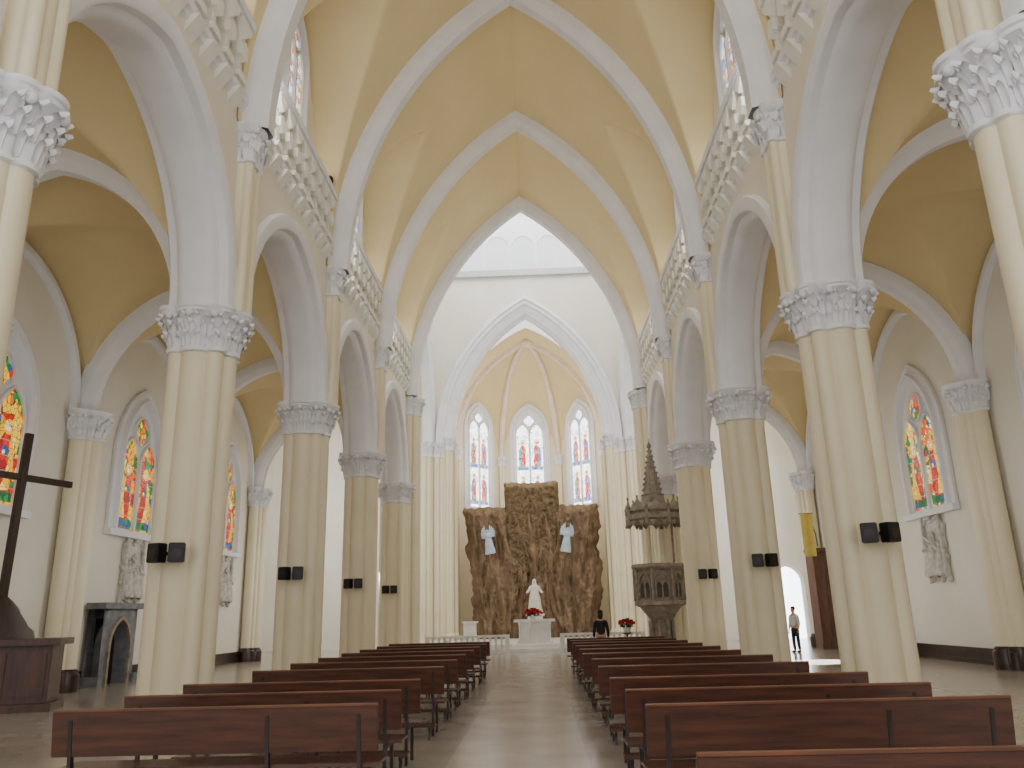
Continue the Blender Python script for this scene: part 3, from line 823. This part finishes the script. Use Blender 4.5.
# ---------------------------------------------------------------- loudspeakers on columns
sb = MB(); sb.box(-.13, .13, -.1, .1, -.16, .16); sb_me = sb.mesh('speaker_box', M['black'], 40, .015)
gr = MB(); gr.lathe([(.09, 0), (.09, .01), (.03, .015)], 16, Matrix.Translation((0, -.1, -.03)) @ Matrix.Rotation(pi/2, 4, 'X'))
gr_me = gr.mesh('speaker_grille', M['leg'], 40)
br = MB(); br.box(-.03, .03, .09, .22, -.03, .03); br_me = br.mesh('bracket', M['black'], 40)
for side in (-1, 1):
    for y in PY[1:]:
        for k in (-1, 1):
            thing('loudspeaker', 'small black loudspeaker mounted on a cream column', 'loudspeaker', (side*(PX)+k*.17, y-.79, 2.75),
                  [('speaker_box', sb_me), ('speaker_grille', gr_me), ('bracket', br_me)], k*.35, 'column loudspeakers')
sl = MB(); sl.lathe([(.13, -.14), (.15, -.12), (.15, .1), (.1, .16)], 14, Matrix.Rotation(radians(110), 4, 'X')); sl.box(-.02, .02, -.02, .02, -.22, 0)
sl_me = sl.mesh('lamp_head', M['black'], 40)
for (x, y) in ((-5.4, 20.3), (5.4, 30.2), (-5.4, 30.2)):
    thing('spotlight', 'black spotlight clamped on the gallery rail', 'spotlight', (x, y, 13.74), [('lamp_head', sl_me)], -.6 if x < 0 else .6, 'gallery spotlights')

# ---------------------------------------------------------------- pulpit
def octa(prof, T=None, mb=None, n=8):
    mb = mb or MB(); mb.lathe(prof, n, T, ang0=pi/8); return mb
pd = octa([(.8, 0), (.8, .14), (.66, .22), (.6, .34), (.42, .46), (.36, .55), (.36, 1.15), (.44, 1.25), (.62, 1.5), (.86, 1.78)])
for k in range(8):
    a = pi/8+k*pi/4; pd.tube([(.45*cos(a), .45*sin(a), .4), (.45*cos(a), .45*sin(a), 1.25)], [.07, .07], 8)
tub = octa([(.9, 1.78), (1.04, 1.84), (1.04, 1.98), (.94, 2.04), (.94, 3.15), (1.04, 3.22), (1.1, 3.3), (1.1, 3.4), (.97, 3.42), (.97, 3.34)])
nic = MB(); nd = MB()
for k in range(8):
    a = k*pi/4; T = Matrix.Rotation(a+pi/2, 4, 'Z')
    sweep(nic, .25, .42, [(0, -.87), (0, -.96), (.05, -.97), (.06, -.87)], lambda aa, z, d, T=T: tuple(T @ Vector((aa, d, 2.62+z))), 8, .5)
    for s in (-.125, .125):
        sweep(nic, .1, .18, [(0, -.87), (0, -.93), (.025, -.94), (.03, -.87)], lambda aa, z, d, T=T, s=s: tuple(T @ Vector((s+aa, d, 2.52+z))), 6, .4)
        p = [tuple(T @ Vector((s+aa, -.875, 2.52+z))) for aa, z in arch_curve(.1, .18, 0, 6, .4)]
        nd.add(p, [tuple(range(len(p)))])  # flat panes on the tub face, recess shade painted by colour
    nic.ell((0, 0, 0), (.07, .04, .07), 5, T @ Matrix.Translation((0, -.88, 2.82)))
    nic.tube([tuple(T @ Vector((.39, -.93, 2.0))), tuple(T @ Vector((.39, -.93, 3.2)))], [.055, .055], 8)
can = octa([(.9, 5.05), (1.1, 5.1), (1.2, 5.18), (1.2, 5.36), (1.08, 5.42), (1.08, 5.52), (1.14, 5.58), (.75, 5.72), (.56, 5.85)])
gab = MB()
for k in range(8):
    a = k*pi/4; T = Matrix.Rotation(a+pi/2, 4, 'Z')
    gab.add([(-.4, -1.1, 5.5), (.4, -1.1, 5.5), (0, -1.05, 6.0), (-.4, -1.0, 5.5), (.4, -1.0, 5.5), (0, -1.0, 6.0)], [(0, 1, 2), (5, 4, 3), (0, 3, 4, 1), (1, 4, 5, 2), (2, 5, 3, 0)], T)
    gab.ell((0, -1.03, 6.05), (.05, .05, .08), 4, T)
    for q in (-.22, .22):
        gab.prism([(q-.16, 5.1), (q, 4.9), (q+.16, 5.1)], -1.12, -1.06, T @ Matrix.Rotation(pi/2, 4, 'Z') @ Matrix.Scale(-1, 4, (1, 0, 0)) @ Matrix.Scale(-1, 4, (1, 0, 0)))
sp_ = octa([(.54, 5.8), (.46, 6.15), (.5, 6.2), (.38, 6.26), (.05, 8.15), (.1, 8.2), (.1, 8.28), (.03, 8.4), (.01, 8.6)])
for k in range(8):
    a = pi/8+k*pi/4
    for t in range(8):
        r = .38-(.33)*(t+.5)/8; z = 6.3+1.85*(t+.5)/8
        sp_.ell((r*cos(a)*1.08, r*sin(a)*1.08, z), (.05, .05, .055), 3)
pin = octa([(.07, -.5), (.1, -.42), (.07, -.36), (.07, .2), (.1, .22), (.08, .25), (.01, .5)])
pin_me = pin.mesh('pinnacle', M['stone'], 30)
bk = MB(); bk.tube([(.78, .58, 3.2), (.78, .58, 5.15)], [.05, .05], 8)
pparts = [('pedestal', pd.mesh('pedestal', M['stone'], 30)), ('tub', tub.mesh('tub', M['stone'], 30)), ('niche_carving', nic.mesh('niche_carving', M['stone'], 40)), ('niche_shade', nd.mesh('niche_shade', M['stonedk'], 0)),
          ('canopy', can.mesh('canopy', M['stone'], 30)), ('gables', gab.mesh('gables', M['stone'], 30)), ('spire', sp_.mesh('spire', M['stone'], 30)), ('support_post', bk.mesh('support_post', M['stone'], 30))]
for k in range(8):
    a = pi/8+k*pi/4
    pparts.append(('pinnacle', pin_me, (1.15*cos(a), 1.15*sin(a), 5.4)))
thing('pulpit', 'grey carved gothic stone pulpit with spired canopy by a column', 'pulpit', (5.1, 33.1, 0), pparts, 0)

# ---------------------------------------------------------------- crucifix + wooden plinth
cab = MB(); cab.box(-1.2, 1.2, -.7, .7, 0, .15); cab.box(-1.1, 1.1, -.6, .6, .15, 1.25); cab.box(-1.25, 1.25, -.75, .75, 1.25, 1.38)
for s in (-.72, 0, .72): cab.box(s-.3, s+.3, -.63, -.6, .28, 1.12)
thing('wooden_plinth', 'brown wooden panelled plinth carrying a crucifix', 'cabinet', (-10.8, 16.9, 0), [('plinth_body', cab.mesh('plinth_body', M['woodb'], 30, .01))], .35)
mo = MB(); G = []
for i in range(13):
    t = i/12; r = .8*(1-t)**.8+.06
    G.append([(r*cos(2*pi*j/24)*(.95+.25*noise.noise(Vector((cos(2*pi*j/24)*2, sin(2*pi*j/24)*2, i*.3)))), r*.6*sin(2*pi*j/24), t*.9) for j in range(24)])
mo.loft(G)
cx = MB(); cx.box(-.08, .08, -.06, .06, .5, 4.35); cx.box(-1.15, 1.15, -.05, .05, 3.3, 3.44)
thing('crucifix', 'tall dark wooden cross set in a rocky mound', 'cross', (-10.9, 16.9, 1.38), [('mound', mo.mesh('mound', M['woodd'], 60)), ('cross', cx.mesh('cross', M['woodd'], 30, .01), (0, 0, 0), (0, .02, 0))], 1.12)

# ---------------------------------------------------------------- stone shrine at left wall
sh = MB(); f = lambda a, z, d: (a, d, z)
arch_panel(sh, -.95, .95, 0, 2.05, 0, .55, 1.0, .75, -.45, 0, f, 12)
sh.box(-1.1, 1.1, -.55, 0, 2.05, 2.22); sh.box(-1.1, -.85, -.55, 0, 0, .25); sh.box(.85, 1.1, -.55, 0, 0, .25)
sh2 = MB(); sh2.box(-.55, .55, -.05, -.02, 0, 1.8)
sh3 = MB(); sweep(sh3, .55, .75, [(0, -.45), (0, -.52), (.1, -.52), (.1, -.45)], lambda a, z, d: (a, d, 1.0+z), 12, 1.0)
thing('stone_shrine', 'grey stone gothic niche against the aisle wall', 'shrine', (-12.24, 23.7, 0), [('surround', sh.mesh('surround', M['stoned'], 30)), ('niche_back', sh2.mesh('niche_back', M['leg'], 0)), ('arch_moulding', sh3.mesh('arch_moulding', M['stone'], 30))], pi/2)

# ---------------------------------------------------------------- relief plaques
rl = MB()
ol = []
N_ = 64
for i in range(N_):
    a = 2*pi*i/N_; c_, s_ = cos(a), sin(a)
    k = 1/max(abs(c_)/.6, abs(s_)/.92)
    k *= 1+.07*sin(a*11)+.05*sin(a*17+1)
    ol.append((k*c_, k*s_))
rl.loft([[(x, 0, z) for x, z in ol], [(x, -.08, z) for x, z in ol], [(x*.86, -.12, z*.88) for x, z in ol], [(x*.84, -.05, z*.86) for x, z in ol]])
for s in (-.52, .52): rl.tube([(s, -.12, -.85), (s*1.05, -.13, 0), (s, -.12, .85)], [.06, .05, .05], 8); rl.tube([(s, -.12, .85), (s, -.12, 1.12)], [.06, .01], 8)
rl.tube([(0, -.12, .85), (0, -.12, 1.2)], [.09, .01], 8)
fg = MB()
for (x, h, q) in ((-.34, 1.1, 0), (-.02, 1.3, 1), (.32, 1.0, 2)):
    r = robe(h, q); fg.add(r.v, r.f, Matrix.Translation((x, -.14, -.8)))
fg.box(-.5, .5, -.24, -.18, .12, .2, Matrix.Rotation(.5, 4, 'Y'))
rl_me = rl.mesh('relief_frame', M['relief'], 30); fg_me = fg.mesh('carved_figures', M['relief'], 50)
for (s, y) in ((-1, 25.0), (-1, 32.6), (1, 24.9), (1, 31.8), (-1, 17.8), (1, 17.8)):
    thing('relief_plaque', 'pale plaster station relief with carved figures on wall', 'plaque', (s*12.33, y, 3.2), [('relief_frame', rl_me), ('carved_figures', fg_me)], -s*pi/2, 'station reliefs')

# ---------------------------------------------------------------- wooden vestibule, banner on right
dr = MB(); dr.box(-.4, .4, 0, .9, 0, 3.75); dr.box(-.45, .45, -.06, .9, 3.75, 3.9); dr.box(-.44, .44, -.04, 0, 0, .2)
dl = MB(); dl.box(-.32, .32, -.05, 0, .2, 3.2)
for s in (-.15, .15):
    for z in (.35, 1.3, 2.25): dl.box(s-.12, s+.12, -.08, -.05, z, z+.8)
kn = MB(); kn.ell((0, 0, 0), (.04, .04, .04), 5)
thing('vestibule', 'narrow reddish brown panelled wooden door vestibule by the wall', 'vestibule', (11.8, 33.4, 0),
      [('vestibule_body', dr.mesh('vestibule_body', M['maroon'], 30)), ('door', dl.mesh('door', M['maroon'], 30)), ('door_knob', kn.mesh('door_knob', M['brass'], 60), (.25, -.1, 1.15))], 0)
bn = MB(); bn.grid([[(x, .03*sin(x*14), z) for x in [i*.034-.24 for i in range(15)]] for z in (0, .4, .8, 1.2, 1.7)])
po = MB(); po.tube([(-.28, 0, 1.7), (.28, 0, 1.7)], [.02, .02], 8); po.tube([(0, 0, 1.7), (.2, .1, 1.5), (.38, .24, .9), (.42, .3, .4)], [.02]*4, 8)
thing('banner', 'yellow cloth banner hanging from a crossbar', 'banner', (11.2, 33.0, 3.55), [('cloth', bn.mesh('cloth', M['yellow'], 60), (0, -.04, 0)), ('crossbar', po.mesh('crossbar', M['woodd'], 40))])

# ---------------------------------------------------------------- people
def skin_mesh(name, verts, edges, rads, material, sub=2):
    me = bpy.data.meshes.new(name); me.from_pydata(verts, edges, [])
    o = bpy.data.objects.new(name, me); COL.objects.link(o)
    md = o.modifiers.new('skin', 'SKIN'); md.use_smooth_shade = True
    if not me.skin_vertices:
        bm = bmesh.new(); bm.from_mesh(me); bm.verts.layers.skin.verify(); bm.to_mesh(me); bm.free()
    for i, r in enumerate(rads):
        sv = me.skin_vertices[0].data[i]
        sv.radius = (r, r) if not isinstance(r, tuple) else r
        sv.use_root = (i == 0)
    sm_ = o.modifiers.new('sub', 'SUBSURF'); sm_.levels = sub; sm_.render_levels = sub
    me.materials.append(material)
    return o
def person(label, loc, rz, top, bottom, hair, scale=1.0, armbend=0.0):
    e = bpy.data.objects.new('person', None); COL.objects.link(e)
    e.location = loc; e.rotation_euler = (0, 0, rz); e['label'] = label; e['category'] = 'person'; e.scale = (scale,)*3
    V = [(0, 0, .98), (0, .01, 1.15), (0, .01, 1.32), (0, .01, 1.44), (0, -.005, 1.51), (0, -.02, 1.58), (0, -.015, 1.66), (0, -.01, 1.72)]
    E = [(i, i+1) for i in range(7)]; R = [.13, .12, .14, .09, .052, .075, .088, .06]
    for s in (-1, 1):
        k = len(V)
        V += [(s*.17, .01, 1.40), (s*.22, .02, 1.12), (s*.23, -.06-armbend, .9+armbend*.6), (s*.23, -.08-armbend*1.2, .82+armbend*.8)]
        E += [(3, k), (k, k+1), (k+1, k+2), (k+2, k+3)]; R += [.055, .043, .028, (.018, .034)]
        k = len(V)
        V += [(s*.1, 0, .9), (s*.11, -.01, .5), (s*.12, .03, .09), (s*.13, -.12, .04)]
        E += [(0, k), (k, k+1), (k+1, k+2), (k+2, k+3)]; R += [.09, .058, .038, .035]
    b = skin_mesh('body', V, E, R, M['skin']); b.parent = e
    V2 = [(0, .005, .96), (0, .01, 1.15), (0, .01, 1.32), (0, .01, 1.43)]; E2 = [(0, 1), (1, 2), (2, 3)]; R2 = [.155, .145, .16, .085]
    for s in (-1, 1):
        k = len(V2); V2 += [(s*.175, .01, 1.39), (s*.22, .02, 1.12), (s*.23, -.05-armbend, .93+armbend*.6)]; E2 += [(3, k), (k, k+1), (k+1, k+2)]; R2 += [.068, .056, .042]
    o = skin_mesh('jacket', V2, E2, R2, top); o.parent = e
    V3 = [(0, 0, .98), (0, 0, .92)]; E3 = [(0, 1)]; R3 = [.14, .14]
    for s in (-1, 1):
        k = len(V3); V3 += [(s*.1, 0, .84), (s*.11, -.01, .5), (s*.12, .02, .1)]; E3 += [(1, k), (k, k+1), (k+1, k+2)]; R3 += [.1, .073, .06]
    o = skin_mesh('trousers', V3, E3, R3, bottom); o.parent = e
    h = MB(); h.ell((0, .02, 1.70), (.092, .1, .085), 8)
    if hair: h.ell((0, .055, 1.6), (.085, .06, .13), 8)
    link('hair', h.mesh('hair', M['hair'], 60), parent=e)
    fa = MB(); fa.ell((0, -.105, 1.63), (.013, .02, .022), 5)
    for s in (-1, 1): fa.ell((s*.088, 0, 1.63), (.012, .02, .03), 5)
    for s in (-1, 1):
        x0_, y0_, z0_ = s*.23, -.09-armbend*1.2, .8+armbend*.8
        for q in range(4):
            yy = y0_+(q-1.5)*.019; L = (.075, .085, .08, .062)[q]
            fa.tube([(x0_, yy, z0_), (x0_-s*.005, yy, z0_-L*.5), (x0_-s*.02, yy, z0_-L)], [.009, .008, .006], 6)
        fa.tube([(x0_, y0_-.03, z0_+.02), (x0_-s*.02, y0_-.055, z0_-.01), (x0_-s*.03, y0_-.06, z0_-.035)], [.01, .009, .007], 6)
    link('hands_and_face', fa.mesh('hands_and_face', M['skin'], 60), parent=e)
    ey = MB()
    for s in (-1, 1): ey.ell((s*.033, -.098, 1.65), (.01, .006, .006), 4)
    ey.box(-.024, .024, -.1, -.092, 1.585, 1.59)
    link('eyes_and_mouth', ey.mesh('eyes_and_mouth', M['hair'], 60), parent=e)
    shs = MB()
    for s in (-1, 1): shs.ell((s*.125, -.05, .045), (.055, .14, .048), 7)
    link('shoes', shs.mesh('shoes', M['black'], 60), parent=e)
person('person standing in light shirt and dark trousers', (9.75, 31.4, 0), -1.0, M['shirtw'], M['trous'], False, .93)
person('person in dark jacket standing behind the pews facing the altar', (2.15, 25.6, 0), pi, M['jacket'], M['trous'], True, .95)
sd = MB(); sd.lathe([(.2, 0), (.2, .04), (.04, .1), (.04, .72), (.2, .78), (.2, .8)], 16)
thing('flower_stand', 'slim dark stand carrying red flowers', 'stand', (3.8, 33.9, 0), [('stand_body', sd.mesh('stand_body', M['woodd'], 30))])
flower_pot((3.8, 33.9, .8), 'red flowers in white vase on a stand', 26, .3, .2)

# ---------------------------------------------------------------- lights
w = bpy.data.worlds.new('World'); bpy.context.scene.world = w; w.use_nodes = True
w.node_tree.nodes['Background'].inputs['Color'].default_value = (1.0, .99, .98, 1)
w.node_tree.nodes['Background'].inputs['Strength'].default_value = 1.75
def area(name, loc, direction, sx, sy, e, col=(1, .98, .95)):
    l = bpy.data.lights.new(name, 'AREA'); l.shape = 'RECTANGLE'; l.size = sx; l.size_y = sy; l.energy = e; l.color = col
    o = bpy.data.objects.new(name, l); COL.objects.link(o); o.location = loc
    o.rotation_euler = Vector(direction).to_track_quat('-Z', 'Y').to_euler()
    return o
for side in (-1, 1):
    for i, (y0, y1) in enumerate(BAYS):
        area('gallery_fill', (side*5.56, (y0+y1)/2, 13.7), (-side*.6, 0, 1), 5, .2, [20, 20, 20, 22, 26][i])  # hidden fill strip behind the rail, added to brighten the vault
    for i, y in enumerate([7.3, 14.3, 21.3, 28.3]):
        area('arch_fill', (side*4.98, y+.42, 13.0), (-side*.75, 1, -.25), .3, 1.5, [35, 50, 65, 80][i])  # unseen fill panel behind the arch, added to lighten gallery and piers
    for i, y in enumerate(PY):
        area('aisle_fill', (side*6.75, y, 4.0), (side, .1, -.3), .7, 2.8, ([35, 60, 75, 90, 100] if side < 0 else [30, 45, 60, 90, 100])[i])  # unseen fill panel behind the pier, added to light the aisle
area('lantern_fill', (0, YM, 26.8), (0, 0, -1), 8, 8, 1500, (1, 1, 1))  # fill panel added below the lantern ceiling to brighten the crossing
for side in (-1, 1):
    area('transept_fill', (side*9, YC0+.5, 9), (0, 1, 0), 4, 6, 480, (1, .99, .97))  # unseen fill panel facing east, added to brighten the transept
area('chancel_fill', (0, YC1+.7, 11), (0, 1, .3), 6, .5, 300)  # unseen fill strip, added to brighten chancel and apse
sl_ = bpy.data.lights.new('doorway_daylight', 'SPOT'); sl_.energy = 40000; sl_.spot_size = radians(14); sl_.spot_blend = .25; sl_.shadow_soft_size = .05
so_ = bpy.data.objects.new('doorway_daylight', sl_); COL.objects.link(so_); so_.location = (11.8, 30.5, 6.5)
so_.rotation_euler = (Vector((8.7, 26.0, 0))-Vector((11.8, 30.5, 6.5))).to_track_quat('-Z', 'Y').to_euler()

# ---------------------------------------------------------------- camera
cam = bpy.data.cameras.new('Camera'); cam.sensor_width = 36; cam.lens = 800/1024*36; cam.clip_end = 300
co = bpy.data.objects.new('Camera', cam); COL.objects.link(co); bpy.context.scene.camera = co
p, yw, ro = radians(16.1), .026, radians(1.5)
fw = Vector((-sin(yw)*cos(p), cos(yw)*cos(p), sin(p))); r0 = Vector((cos(yw), sin(yw), 0)); u0 = r0.cross(fw)
rr = r0*cos(ro)-u0*sin(ro); uu = r0*sin(ro)+u0*cos(ro)
Mx = Matrix((rr, uu, -fw)).transposed().to_4x4(); Mx.translation = Vector((.3, 0, 1.6))
co.matrix_world = Mx
